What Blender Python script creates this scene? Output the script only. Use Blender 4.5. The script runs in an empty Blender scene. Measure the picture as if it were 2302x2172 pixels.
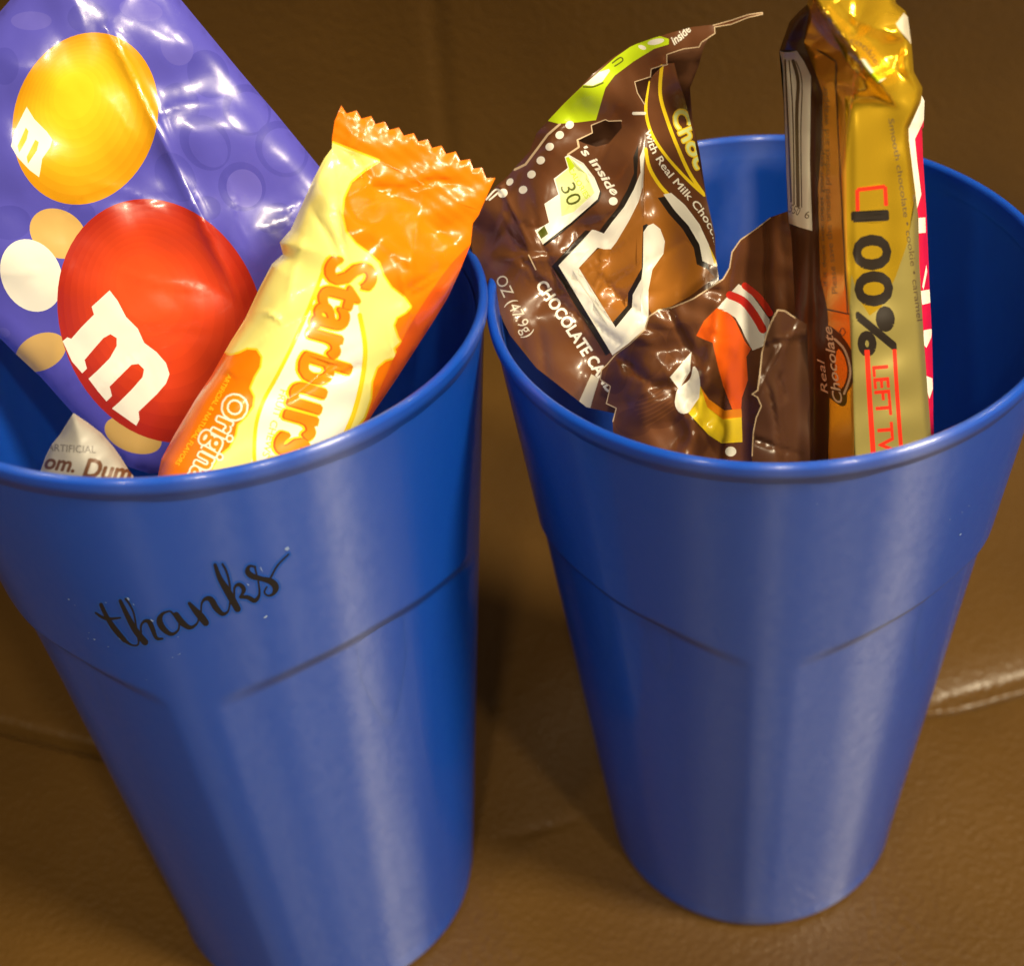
import bpy, math, random
import numpy as np
from mathutils import Matrix, Vector
from mathutils.geometry import delaunay_2d_cdt
R = math.radians
SC = bpy.context.scene
COL = SC.collection
random.seed(4)

# ------------------------------------------------------------------ camera
PW, PH = 2302.0, 2172.0
FPX, CX, CY = 3039.2, 1301.3, 1218.8
PITCH, ROLL, CAMZ = 0.7454, -0.0260, 0.2483
_c, _s = math.cos(PITCH), math.sin(PITCH)
FW = np.array([0, _c, -_s]); _up = np.array([0, _s, _c]); _rt = np.array([1.0, 0, 0])
CAMR = math.cos(ROLL) * _rt + math.sin(ROLL) * _up
CAMU = -math.sin(ROLL) * _rt + math.cos(ROLL) * _up
CAMP = np.array([0, 0, CAMZ])
cam = bpy.data.cameras.new('camera'); camo = bpy.data.objects.new('camera', cam); COL.objects.link(camo)
camo.matrix_world = Matrix(((CAMR[0], CAMU[0], -FW[0], 0), (CAMR[1], CAMU[1], -FW[1], 0), (CAMR[2], CAMU[2], -FW[2], CAMZ), (0, 0, 0, 1)))
cam.sensor_fit = 'HORIZONTAL'; cam.sensor_width = 36; cam.lens = FPX / PW * 36
cam.shift_x = -(CX - PW / 2) / PW; cam.shift_y = (CY - PH / 2) / PW
cam.clip_start = 0.005; cam.clip_end = 50
cam.dof.use_dof = True; cam.dof.focus_distance = 0.198; cam.dof.aperture_fstop = 18
SC.camera = camo

# ------------------------------------------------------------------ light
wd = bpy.data.worlds.new("World"); SC.world = wd; wd.use_nodes = True
bg = wd.node_tree.nodes['Background']; bg.inputs[0].default_value = (1.0, 0.78, 0.5, 1); bg.inputs[1].default_value = 0.06
def lamp(name, loc, target, size, power, col=(1, 0.84, 0.57)):
    l = bpy.data.lights.new(name, 'AREA'); l.shape = 'DISK'; l.size = size; l.energy = power; l.color = col
    o = bpy.data.objects.new(name, l); COL.objects.link(o); o.location = loc
    o.rotation_euler = (Vector(target) - Vector(loc)).to_track_quat('-Z', 'Y').to_euler()
    return o
lamp('key_lamp', (0.78, -0.26, 1.25), (0, .17, .1), 0.26, 22)
for (x, y, pw) in [(-0.52, -0.56, 2.2), (-0.02, -0.74, 5.0), (0.42, -0.64, 5.5)]:
    lamp('ceiling_lamp', (x, y, 1.2), (0, .17, .1), 0.08, pw)
lamp('ceiling_lamp', (-0.62, 0.62, 1.05), (0, .1, .0), 0.12, 9.0)
lamp('ceiling_lamp', (0.62, 0.60, 1.05), (0, .1, .0), 0.12, 9.0)
SC.view_settings.view_transform = 'Standard'; SC.view_settings.look = 'None'
SC.view_settings.exposure = 0.42; SC.view_settings.gamma = 1
SC.cycles.use_denoising = True
SC.cycles.max_bounces = 8

# ------------------------------------------------------------------ helpers
def mat(name, col, rough=.35, metal=0.0, coat=0.0, bump=0.0, bscale=400, var=0.0, spec=.5, vscale=60, sss=0.0):
    m = bpy.data.materials.new(name); m.use_nodes = True
    nt = m.node_tree; b = nt.nodes['Principled BSDF']
    b.inputs['Base Color'].default_value = (*col, 1); b.inputs['Roughness'].default_value = rough
    b.inputs['Metallic'].default_value = metal; b.inputs['Coat Weight'].default_value = coat
    b.inputs['Coat Roughness'].default_value = .12; b.inputs['Specular IOR Level'].default_value = spec
    tc = nt.nodes.new('ShaderNodeTexCoord')
    if var > 0:
        n = nt.nodes.new('ShaderNodeTexNoise'); n.inputs['Scale'].default_value = vscale; n.inputs['Detail'].default_value = 4
        nt.links.new(tc.outputs['Object'], n.inputs['Vector'])
        mx = nt.nodes.new('ShaderNodeMix'); mx.data_type = 'RGBA'
        mx.inputs['A'].default_value = (*[c * (1 - var) for c in col], 1); mx.inputs['B'].default_value = (*[min(1, c * (1 + var)) for c in col], 1)
        nt.links.new(n.outputs['Fac'], mx.inputs['Factor']); nt.links.new(mx.outputs['Result'], b.inputs['Base Color'])
    if bump > 0:
        n = nt.nodes.new('ShaderNodeTexNoise'); n.inputs['Scale'].default_value = bscale; n.inputs['Detail'].default_value = 3
        nt.links.new(tc.outputs['Object'], n.inputs['Vector'])
        bp = nt.nodes.new('ShaderNodeBump'); bp.inputs['Strength'].default_value = bump; bp.inputs['Distance'].default_value = 0.0002
        nt.links.new(n.outputs['Fac'], bp.inputs['Height']); nt.links.new(bp.outputs['Normal'], b.inputs['Normal'])
        nt.links.new(bp.outputs['Normal'], b.inputs['Coat Normal'])
    return m

def mesh_obj(name, V, F, mats, parent=None, idx=None, smooth=True, nrm=None):
    me = bpy.data.meshes.new(name); me.from_pydata([tuple(map(float, v)) for v in V], [], [tuple(map(int, f)) for f in F])
    for m in mats: me.materials.append(m)
    if idx is not None: me.polygons.foreach_set('material_index', np.asarray(idx, dtype=np.int32))
    me.polygons.foreach_set('use_smooth', [smooth] * len(me.polygons)); me.update()
    if nrm is not None: me.normals_split_custom_set_from_vertices([tuple(map(float, q)) for q in nrm])
    o = bpy.data.objects.new(name, me); COL.objects.link(o)
    if parent: o.parent = parent; o.matrix_parent_inverse = parent.matrix_world.inverted()
    return o

def thing(name, label, cat, loc=(0, 0, 0), group=None):
    o = bpy.data.objects.new(name, None); COL.objects.link(o); o.empty_display_size = .01
    o.matrix_world = Matrix.Translation(loc)
    o['label'] = label; o['category'] = cat
    if group: o['group'] = group
    return o

def rays(P):
    P = np.asarray(P, float)
    return FW + np.outer((P[:, 0] - CX) / FPX, CAMR) + np.outer((CY - P[:, 1]) / FPX, CAMU)

# --- 2-D print shapes: (verts, edges, material key, part key)
def K(ox, oy, s):
    return lambda pts: np.asarray(pts, float) * s + np.array([ox, oy])
K1 = K(0, 0, .35211); K2 = K(0, 450, .35211); K3 = K(330, 220, .46921); K4 = K(1030, 0, .35211)
K5 = K(1030, 450, .35211); K6 = K(1650, 0, .32797); K7 = K(1650, 480, .32797); K8 = K(150, 1150, .30181)

def smooth_line(P, n=6, closed=False):
    P = np.asarray(P, float); N = len(P)
    if N < 3: return P
    out = []
    rng = range(N) if closed else range(N - 1)
    for i in rng:
        a, b, c, d = (P[(i - 1) % N], P[i], P[(i + 1) % N], P[(i + 2) % N]) if closed else (P[max(i - 1, 0)], P[i], P[i + 1], P[min(i + 2, N - 1)])
        for k in range(n):
            t = k / n
            out.append(.5 * ((2 * b) + (c - a) * t + (2 * a - 5 * b + 4 * c - d) * t * t + (-a + 3 * b - 3 * c + d) * t ** 3))
    if not closed: out.append(P[-1])
    return np.array(out)

def poly(P, m, part=None, sm=0):
    P = np.asarray(P, float)
    if sm: P = smooth_line(P, sm, True)
    n = len(P)
    return [(P, np.stack([np.arange(n), (np.arange(n) + 1) % n], -1), m, part)]

def ell(k, c, rx, ry, m, ang=0, part=None, n=40):
    t = np.linspace(0, 2 * np.pi, n, endpoint=False); a = R(ang)
    x, y = rx * np.cos(t), ry * np.sin(t)
    return poly(k(np.stack([c[0] + x * math.cos(a) - y * math.sin(a), c[1] + x * math.sin(a) + y * math.cos(a)], -1)), m, part)

def stroke(P, w, m, part=None, n=5, sm=True, caps=True):
    P = np.asarray(P, float); w = np.broadcast_to(np.asarray(w, float), (len(P),))
    if sm and len(P) > 2:
        Q = smooth_line(np.column_stack([P, w]), n); P, w = Q[:, :2], np.maximum(Q[:, 2], .5)
    out = []
    for i in range(len(P) - 1):
        d = P[i + 1] - P[i]; L = np.hypot(*d)
        if L < 1e-6: continue
        nn = np.array([-d[1], d[0]]) / L
        out += poly([P[i] + nn * w[i] / 2, P[i + 1] + nn * w[i + 1] / 2, P[i + 1] - nn * w[i + 1] / 2, P[i] - nn * w[i] / 2], m, part)
    if caps:
        t = np.linspace(0, 2 * np.pi, 10, endpoint=False)
        for p, ww in zip(P, w):
            out += poly(np.stack([p[0] + ww / 2 * np.cos(t), p[1] + ww / 2 * np.sin(t)], -1), m, part)
    return out

_tc = {}
def glyphs(s, off=0.0, shear=0.0, space=1.0):
    key = (s, off, shear, space)
    if key in _tc: return _tc[key]
    cu = bpy.data.curves.new('t', 'FONT'); cu.body = s; cu.size = 1; cu.offset = off; cu.shear = shear; cu.resolution_u = 3; cu.space_character = space
    o = bpy.data.objects.new('t', cu); COL.objects.link(o); bpy.context.view_layer.update()
    me = o.evaluated_get(bpy.context.evaluated_depsgraph_get()).to_mesh()
    V = np.array([v.co[:2] for v in me.vertices]); cnt = {}
    for p in me.polygons:
        for e in p.edge_keys: cnt[e] = cnt.get(e, 0) + 1
    E = np.array([e for e, c in cnt.items() if c == 1])
    o.evaluated_get(bpy.context.evaluated_depsgraph_get()).to_mesh_clear()
    bpy.data.objects.remove(o); bpy.data.curves.remove(cu)
    used = np.unique(E); mp = -np.ones(len(V), int); mp[used] = np.arange(len(used))
    # weld duplicates
    V = V[used]; E = mp[E]
    # split into letters so that bold neighbours may overlap
    par = list(range(len(V)))
    def f(a):
        while par[a] != a: par[a] = par[par[a]]; a = par[a]
        return a
    for a, b in E: par[f(a)] = f(b)
    lab = np.array([f(i) for i in range(len(V))]); bb = {}
    for l in np.unique(lab):
        q = V[lab == l]; bb[l] = (q.min(0), q.max(0))
    for l in list(bb):
        for m_ in bb:
            if m_ != l and (bb[m_][0] <= bb[l][0]).all() and (bb[m_][1] >= bb[l][1]).all(): lab[lab == l] = m_; break
    _tc[key] = (V, E, lab); return _tc[key]

def text(s, path, h, m, off=0.0, shear=0.0, part=None, flip=False, space=1.0, fit=True, bw=0.0):
    """letters along a path; h = cap height; letter tops lie to the left of the travel direction (in y-up sense)"""
    V, E, lab = glyphs(s, off, shear, space)
    P = smooth_line(path, 8) if len(path) > 2 else np.asarray(path, float)
    d = np.hypot(*np.diff(P, axis=0).T); L = np.concatenate([[0], np.cumsum(d)])
    x = V[:, 0] - V[:, 0].min(); y = V[:, 1]
    x = x / x.max() * L[-1] if fit else x * (h / .73)
    y = y * (h / .73)
    i = np.clip(np.searchsorted(L, x, side='right') - 1, 0, len(d) - 1)
    t = (x - L[i]) / d[i]; D = (P[i + 1] - P[i]) / d[i][:, None]
    pos = P[i] + D * (t * d[i])[:, None]
    # smooth normals between segments
    Ds = np.stack([np.gradient(P[:, 0]), np.gradient(P[:, 1])], -1) if len(P) > 2 else np.repeat(P[1:] - P[:1], 2, 0)
    Ds /= np.hypot(Ds[:, 0], Ds[:, 1])[:, None]
    tt = np.clip(t, 0, 1)[:, None]; Dn = Ds[i] * (1 - tt) + Ds[i + 1] * tt; Dn /= np.hypot(Dn[:, 0], Dn[:, 1])[:, None]
    nrm = np.stack([Dn[:, 1], -Dn[:, 0]], -1) * (-1 if flip else 1)
    X = pos + nrm * y[:, None]; out = []
    for l in np.unique(lab):
        mp = np.cumsum(lab == l) - 1; out.append((X[lab == l], mp[E[lab[E[:, 0]] == l]], m, part))
    if bw > 0:      # bold: a stroke of width bw along every outline
        hx = np.linspace(0, 2 * np.pi, 7)[:-1]; cap = np.stack([np.cos(hx), np.sin(hx)], -1) * bw / 2
        for a, b in E:
            d_ = X[b] - X[a]; L_ = np.hypot(*d_)
            if L_ < .05: continue
            n_ = np.array([-d_[1], d_[0]]) / L_ * bw / 2
            out += poly([X[a] + n_, X[b] + n_, X[b] - n_, X[a] - n_], m, part) + poly(X[a] + cap, m, part)
    return out

def inside(pts, V, E):
    r = np.zeros(len(pts), bool)
    lo, hi = V.min(0), V.max(0)
    sel = np.where((pts[:, 0] >= lo[0]) & (pts[:, 0] <= hi[0]) & (pts[:, 1] >= lo[1]) & (pts[:, 1] <= hi[1]))[0]
    if not len(sel): return r
    a, b = V[E[:, 0]], V[E[:, 1]]
    for ch in np.array_split(sel, max(1, len(sel) * len(E) // 4000000 + 1)):
        p = pts[ch]
        c1 = (a[None, :, 1] > p[:, None, 1]) != (b[None, :, 1] > p[:, None, 1])
        dy = np.where(np.abs(b[:, 1] - a[:, 1]) < 1e-12, 1e-12, b[:, 1] - a[:, 1])
        xi = a[None, :, 0] + (p[:, None, 1] - a[None, :, 1]) / dy[None] * (b - a)[None, :, 0]
        r[ch] = ((c1 & (xi > p[:, None, 0])).sum(1) % 2) == 1
    return r

def edge_dist(pts, P):
    a = P; b = np.roll(P, -1, 0); ab = b - a; out = np.full(len(pts), 1e9)
    for i in range(len(P)):
        t = np.clip(((pts - a[i]) @ ab[i]) / (ab[i] @ ab[i] + 1e-9), 0, 1)
        out = np.minimum(out, np.hypot(*(a[i] + t[:, None] * ab[i] - pts).T))
    return out

def cdt(outer, shapes, step, holes=()):
    """triangulate the outline with every print edge in it; returns verts, tris, centroids"""
    Vs, Es = [outer], [np.stack([np.arange(len(outer)), (np.arange(len(outer)) + 1) % len(outer)], -1)]
    n = len(outer)
    for (V, E, *_r) in list(shapes) + list(holes):
        Vs.append(V); Es.append(E + n); n += len(V)
    lo, hi = outer.min(0), outer.max(0)
    gx, gy = np.meshgrid(np.arange(lo[0] + step / 2, hi[0], step), np.arange(lo[1] + step / 2, hi[1], step))
    gx[1::2] += step / 2
    G = np.stack([gx.ravel(), gy.ravel()], -1); oe = Es[0]
    G = G[inside(G, outer, oe)]
    Vs.append(G)
    V = np.vstack(Vs); E = np.vstack(Es)
    r = delaunay_2d_cdt([Vector(v) for v in V], [tuple(map(int, e)) for e in E], [], 0, 0.02)
    V2 = np.array([tuple(v) for v in r[0]]); T = np.array([f for f in r[2] if len(f) == 3])
    Cn = V2[T].mean(1)
    keep = inside(Cn, outer, oe)
    for (V, E, *_r) in holes: keep &= ~inside(Cn, V, E)
    T, Cn = T[keep], Cn[keep]
    # orient so that faces look at the viewer side (y down in photo space)
    A = V2[T]; cr = (A[:, 1, 0] - A[:, 0, 0]) * (A[:, 2, 1] - A[:, 0, 1]) - (A[:, 1, 1] - A[:, 0, 1]) * (A[:, 2, 0] - A[:, 0, 0])
    T = np.where((cr > 0)[:, None], T[:, ::-1], T)
    return V2, T, Cn

def nvec(az, el):
    """plane normal: az = degrees to the right of straight-at-viewer, el = degrees upward"""
    a, e = R(az), R(el)
    return np.array([math.sin(a) * math.cos(e), -math.cos(a) * math.cos(e), math.sin(e)])

class Plane:
    def __init__(s, px, az, el, z=.14):
        r = rays([px])[0]; s.N = nvec(az, el); s.O = CAMP + r * ((z - CAMZ) / r[2])
    def at(s, P, h):
        r = rays(P); t = ((s.O - CAMP) @ s.N + h) / (r @ s.N)
        return CAMP + r * t[:, None]

def sheet(parent, pl, outer, shapes, M, hfn, step=9, body='wrapper', base='base', back=None, backmat=None, holes=(), film=.00012):
    """one wrapper: front film with its print, rear film, both real geometry"""
    V, T, Cn = cdt(outer, shapes, step, holes)
    mk = np.full(len(T), base, dtype=object); pk = np.full(len(T), body, dtype=object)
    for (SV, SE, m, part) in shapes:
        k = inside(Cn, SV, SE); mk[k] = m
        if part: pk[k] = part
    d = edge_dist(V, outer)
    X = pl.at(V, hfn(V, d))
    def normals(Vp, f, sgn):
        e = step * .85; P0 = []
        for o_ in ((e, 0), (-e, 0), (0, e), (0, -e)):
            q = Vp + np.array(o_); dq = edge_dist(q, outer); ins = np.where(inside(q, outer, np.stack([np.arange(len(outer)), (np.arange(len(outer)) + 1) % len(outer)], -1)), dq, 0)
            P0.append(pl.at(q, f(q, ins)))
        n = np.cross(P0[3] - P0[2], P0[0] - P0[1]); n /= np.linalg.norm(n, axis=1)[:, None] + 1e-20
        n *= np.where((n * (CAMP - P0[0])).sum(1) < 0, -1, 1)[:, None]
        return n * sgn
    NV = normals(V, hfn, 1)
    res = {}
    for part in dict.fromkeys([body] + list(pk)):
        f = T[pk == part]
        if not len(f): continue
        keys = list(dict.fromkeys(mk[pk == part])); u, inv = np.unique(f, return_inverse=True)
        inv = inv.reshape(f.shape); VV = X[u]; NN = NV[u]; FF = inv; idx = np.array([keys.index(k) for k in mk[pk == part]])
        if part == body:
            # rear film closes the pouch
            if back:
                V3, T3, _ = cdt(outer, [], step * 2, holes); d3 = edge_dist(V3, outer); Xb = pl.at(V3, back(V3, d3)); NB = normals(V3, back, -1)
            else:
                V3, T3 = V, T; Xb = pl.at(V, hfn(V, d) - film); NB = -NV
            FF = np.vstack([FF, T3[:, ::-1] + len(VV)]); VV = np.vstack([VV, Xb]); NN = np.vstack([NN, NB])
            keys = keys + ['__b']; idx = np.concatenate([idx, np.full(len(T3), len(keys) - 1)])
        res[part] = mesh_obj(part, VV, FF, [M[backmat or base] if k == '__b' else M[k] for k in keys], parent, idx, nrm=NN)
    return res

WR = .5
def tri(x): return np.abs(((x / (2 * np.pi)) % 1) * 2 - 1) * 2 - 1
def crumple(P, seed, lam, amp, n=5, sharp=False):
    rg = np.random.default_rng(seed); o = np.zeros(len(P))
    for i in range(n):
        a = rg.uniform(0, np.pi); k = 2 * np.pi / (lam * rg.uniform(.6, 1.6)); ph = rg.uniform(0, 6.28)
        q = (P[:, 0] * math.cos(a) + P[:, 1] * math.sin(a)) * k + ph
        q = q + 0.8 * np.sin((P[:, 0] * math.sin(a) - P[:, 1] * math.cos(a)) * k * .5 + ph * 2)
        o += (tri(q) if sharp else np.sin(q)) * amp / n * WR
    return o
def creases(P, seed, n, box, amp, w=5, lmin=40, lmax=180):
    rg = np.random.default_rng(seed); o = np.zeros(len(P))
    for i in range(n):
        c = np.array([rg.uniform(box[0], box[2]), rg.uniform(box[1], box[3])]); a = rg.uniform(0, np.pi); L = rg.uniform(lmin, lmax)
        u = (P - c) @ np.array([math.cos(a), math.sin(a)]); v = (P - c) @ np.array([-math.sin(a), math.cos(a)]) + 6 * np.sin(u / L * 3 + i)
        o += rg.choice([-1, 1]) * amp * rg.uniform(.4, 1) * np.exp(-np.abs(v) / (w * rg.uniform(.7, 2.2))) * np.clip(1 - (u / L) ** 2, 0, 1)
    return o
def pillow(d, w, T): return T * np.sqrt(np.clip(1 - (1 - np.clip(d / w, 0, 1)) ** 2, 0, 1))
def sstep(x, a, b):
    t = np.clip((x - a) / (b - a), 0, 1); return t * t * (3 - 2 * t)

# ------------------------------------------------------------------ the leather seat
CUPS = [(-0.0555, 0.1664, -0.0361, 0.0018), (0.0366, 0.1816, 0.0440, -0.0507)]
CR_RIM, CR_BASE, CH = 0.0427, 0.0306, 0.14
leather = bpy.data.materials.new('brown_leather'); leather.use_nodes = True
nt = leather.node_tree; b = nt.nodes['Principled BSDF']
tc = nt.nodes.new('ShaderNodeTexCoord')
n1 = nt.nodes.new('ShaderNodeTexNoise'); n1.inputs['Scale'].default_value = 14; n1.inputs['Detail'].default_value = 5
rp = nt.nodes.new('ShaderNodeValToRGB'); rp.color_ramp.elements[0].position = .3; rp.color_ramp.elements[1].position = .7
rp.color_ramp.elements[0].color = (.074, .0365, .008, 1); rp.color_ramp.elements[1].color = (.102, .051, .0112, 1)
nt.links.new(tc.outputs['Object'], n1.inputs['Vector']); nt.links.new(n1.outputs['Fac'], rp.inputs['Fac']); nt.links.new(rp.outputs['Color'], b.inputs['Base Color'])
b.inputs['Roughness'].default_value = .38; b.inputs['Specular IOR Level'].default_value = .5
rn = nt.nodes.new('ShaderNodeTexNoise'); rn.inputs['Scale'].default_value = 9; rn.inputs['Detail'].default_value = 5
rm = nt.nodes.new('ShaderNodeMapRange'); rm.inputs['From Min'].default_value = .3; rm.inputs['From Max'].default_value = .7; rm.inputs['To Min'].default_value = .27; rm.inputs['To Max'].default_value = .44
nt.links.new(tc.outputs['Object'], rn.inputs['Vector']); nt.links.new(rn.outputs['Fac'], rm.inputs['Value']); nt.links.new(rm.outputs['Result'], b.inputs['Roughness'])
vo = nt.nodes.new('ShaderNodeTexVoronoi'); vo.inputs['Scale'].default_value = 750; vo.feature = 'SMOOTH_F1'
n2 = nt.nodes.new('ShaderNodeTexNoise'); n2.inputs['Scale'].default_value = 700; n2.inputs['Detail'].default_value = 4
ad = nt.nodes.new('ShaderNodeMath'); ad.operation = 'ADD'
nt.links.new(tc.outputs['Object'], vo.inputs['Vector']); nt.links.new(tc.outputs['Object'], n2.inputs['Vector'])
nt.links.new(vo.outputs['Distance'], ad.inputs[0]); nt.links.new(n2.outputs['Fac'], ad.inputs[1])
bp = nt.nodes.new('ShaderNodeBump'); bp.inputs['Strength'].default_value = .7; bp.inputs['Distance'].default_value = .0003
nt.links.new(ad.outputs[0], bp.inputs['Height']); nt.links.new(bp.outputs['Normal'], b.inputs['Normal'])

SEAM = np.array([[-.90, .30], [-.34, .275], [-.1391, .2095], [-.0263, .1725], [.0026, .1812], [.0819, .2061], [.1061, .2133], [.34, .285], [.9, .31]])
def seat_h(x, y):
    P = np.stack([x, y], -1); yl = np.interp(x, SEAM[:, 0], SEAM[:, 1])
    sd = (y - yl) * .955
    h = -0.0022 * np.exp(-(sd / .0014) ** 2)
    h -= .0022 * np.exp(-(sd / .0011) ** 2) * (x < -.03)
    h += np.where(sd > 0, (.0006 + .0034 * sstep(x, -.04, .03)) * (1 - np.exp(-sd / .0055)), 0.0008 * (1 - np.exp(sd / .004)))
    h = h * (1 - .0)
    for (cx, cy, tx, ty) in CUPS:
        r = np.hypot(x - cx, y - cy); w = 1 - sstep(r, .033, .062)
        h = h * (1 - w) + w * (tx * (y - cy) - ty * (x - cx) - .0004)
    return h
sofa = thing('sofa', 'brown grained leather seat with a V-shaped seam, under and behind the two blue cups', 'sofa', (0, .2, 0))
def axis(segs):
    out = []
    for a, b_, n in segs: out += list(np.linspace(a, b_, n, endpoint=False))
    return np.array(out + [segs[-1][1]])
xs = axis([(-.9, -.3, 20), (-.3, -.16, 70), (-.16, .16, 260), (.16, .3, 70), (.3, .9, 20)])
ys = axis([(-.2, .04, 24), (.04, .15, 60), (.15, .29, 300), (.29, .395, 30)])
gx, gy = np.meshgrid(xs, ys); V = np.stack([gx.ravel(), gy.ravel(), seat_h(gx.ravel(), gy.ravel())], -1)
nx, ny = len(xs), len(ys)
ii = (np.arange(ny - 1)[:, None] * nx + np.arange(nx - 1)[None]).ravel()
F = np.stack([ii, ii + 1, ii + nx + 1, ii + nx], -1)
seat = mesh_obj('seat', V, F, [leather], sofa)
sol = seat.modifiers.new('thick', 'SOLIDIFY'); sol.thickness = .06; sol.offset = -1
# back rest: tipped forward to darken its face, with a vertical seam and softly rolled foot
bx = axis([(-.9, -.055, 40), (-.055, -.015, 60), (-.015, .9, 40)]); t = np.linspace(0, 1, 60)
BV = []
for q in t:
    z = -.02 + .45 * q; yb = .398 - .28 * z - .016 * math.exp(-((z - .03) / .05) ** 2)
    for x in bx: BV.append((x, yb + .0008 * math.exp(-((x + .035) / .003) ** 2) - .006 * (1 - abs(x + .035) / .5), z))
nx = len(bx); ii = (np.arange(59)[:, None] * nx + np.arange(nx - 1)[None]).ravel()
backrest = mesh_obj('backrest', BV, np.stack([ii, ii + 1, ii + nx + 1, ii + nx], -1), [leather], sofa)
sol = backrest.modifiers.new('thick', 'SOLIDIFY'); sol.thickness = .05; sol.offset = -1

# ------------------------------------------------------------------ cups
blue = mat('blue_plastic', (.004, .068, .48), rough=.15, spec=.95, bump=.04, bscale=1200, var=.05, vscale=25)
_n = blue.node_tree; _b = _n.nodes['Principled BSDF']
_b.inputs['Roughness'].default_value = .39; _b.inputs['Anisotropic'].default_value = 1.0; _b.inputs['Anisotropic Rotation'].default_value = .25
_b.inputs['IOR'].default_value = 1.47; _b.inputs['Subsurface Weight'].default_value = .3; _b.inputs['Subsurface Radius'].default_value = (.3, .6, 1); _b.inputs['Subsurface Scale'].default_value = .004; _b.inputs['Coat Weight'].default_value = .45; _b.inputs['Coat Roughness'].default_value = .10
_nz = _n.nodes.new('ShaderNodeTexNoise'); _nz.inputs['Scale'].default_value = 55; _nz.inputs['Detail'].default_value = 6
_mr = _n.nodes.new('ShaderNodeMapRange'); _mr.inputs['From Min'].default_value = .3; _mr.inputs['From Max'].default_value = .7; _mr.inputs['To Min'].default_value = .38; _mr.inputs['To Max'].default_value = .45
_n.links.new(_nz.outputs['Fac'], _mr.inputs['Value']); _n.links.new(_mr.outputs['Result'], _b.inputs['Roughness'])
_t = _n.nodes.new('ShaderNodeTangent'); _t.direction_type = 'RADIAL'; _t.axis = 'Z'; _n.links.new(_t.outputs[0], _b.inputs['Tangent'])
inkm = mat('black_vinyl', (.010, .009, .012), rough=.5)
halo = mat('transfer_film', (.010, .082, .46), rough=.35)
chip = mat('pale_scuff', (.25, .36, .66), rough=.6)

def cup_matrix(c):
    cx, cy, tx, ty = c
    return Matrix.Translation((cx, cy, 0)) @ Matrix.Rotation(ty, 4, 'Y') @ Matrix.Rotation(tx, 4, 'X')
VALLEY = R(-93.5)
def wall_r(th, z):
    r = CR_BASE + (CR_RIM - .0005 - CR_BASE) * z / CH
    ph = ((th - VALLEY) % (math.pi / 2)) / (math.pi / 4) - 1        # -1..1 across one facet
    arc = 1 - ph ** 2
    zl = .0938 + .0082 * arc
    r = r + .00008 * np.sin(11 * th + 1 + 6 * z) + .00004 * np.sin(19 * th + 2.3 - 9 * z)
    dep = .0012 * np.clip((arc - .22) * 1.6, 0, 1)
    k = 1 - sstep(z, zl - .0028, zl + .0008)
    return r - dep * k * (.35 + .65 * np.clip(z / .09, 0, 1))
def make_cup(name, label, c):
    t = thing(name, label, 'cup', group='blue plastic cups'); t.matrix_world = cup_matrix(c)
    bpy.context.view_layer.update()
    n = 288; th = np.linspace(0, 2 * np.pi, n, endpoint=False)
    zz = np.concatenate([np.linspace(.004, .085, 40, endpoint=False), np.linspace(.085, .106, 90, endpoint=False), np.linspace(.106, CH - .0036, 20)])
    rings = []
    def ring(r, z): rings.append(np.stack([r * np.cos(th), r * np.sin(th), np.full(n, z)], -1))
    ring(.0275, .0018); ring(CR_BASE - .0018, .0); 
    for a in np.linspace(0, 90, 6)[1:]: ring(CR_BASE - .0018 + .0018 * math.sin(R(a)), .0018 - .0018 * math.cos(R(a)))
    for z in zz: ring(wall_r(th, z), z)
    def build(rings, nm, close=False):
        V = np.vstack(rings); m = len(rings); F = []
        i = np.arange(n); j = (i + 1) % n
        for k in range(m - 1): F += list(np.stack([k * n + i, k * n + j, (k + 1) * n + j, (k + 1) * n + i], -1))
        o = mesh_obj(nm, V, F, [blue]); o.parent = t
        return o
    wall = list(rings); rings.clear()
    # inner wall and floor
    inner = []
    for z in np.linspace(.006, CH - .0036, 30):
        inner.append(np.stack([(CR_BASE + (CR_RIM - .0005 - CR_BASE) * z / CH - .0012) * np.cos(th), (CR_BASE + (CR_RIM - .0005 - CR_BASE) * z / CH - .0012) * np.sin(th), np.full(n, z)], -1))
    o1 = build(wall, 'outer_wall')
    fl = np.stack([.0005 * np.cos(th), .0005 * np.sin(th), np.full(n, .006)], -1)
    o2 = build([x[::-1] for x in [fl] + inner], 'inner_wall')
    # rolled rim lip
    ring_p = []
    rc, zc = CR_RIM - .00072, CH - .00072
    prof = [(CR_RIM - .0009, CH - .0040), (CR_RIM - .0004, CH - .0026), (CR_RIM - .00005, CH - .0020), (CR_RIM, CH - .0014)]
    for a in np.linspace(0, 200, 24): prof.append((rc + .00072 * math.cos(R(a)), zc + .00072 * math.sin(R(a))))
    prof.append((CR_RIM - .0020, CH - .0044))
    for (r, z) in prof: ring_p.append(np.stack([r * np.cos(th), r * np.sin(th), np.full(n, z)], -1))
    o3 = build(ring_p, 'rim')
    # base disc
    V = np.vstack([wall[0], [[0, 0, .0018]]]); F = [((k + 1) % n, k, n) for k in range(n)]
    o4 = mesh_obj('base', V, F, [blue]); o4.parent = t
    return t
cupL = make_cup('plastic_cup', 'blue plastic cup marked with the black word thanks, holding the orange candy pack', CUPS[0])
cupR = make_cup('plastic_cup', 'plain blue plastic cup without lettering, holding the gold bar and torn brown wrappers', CUPS[1])

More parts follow.
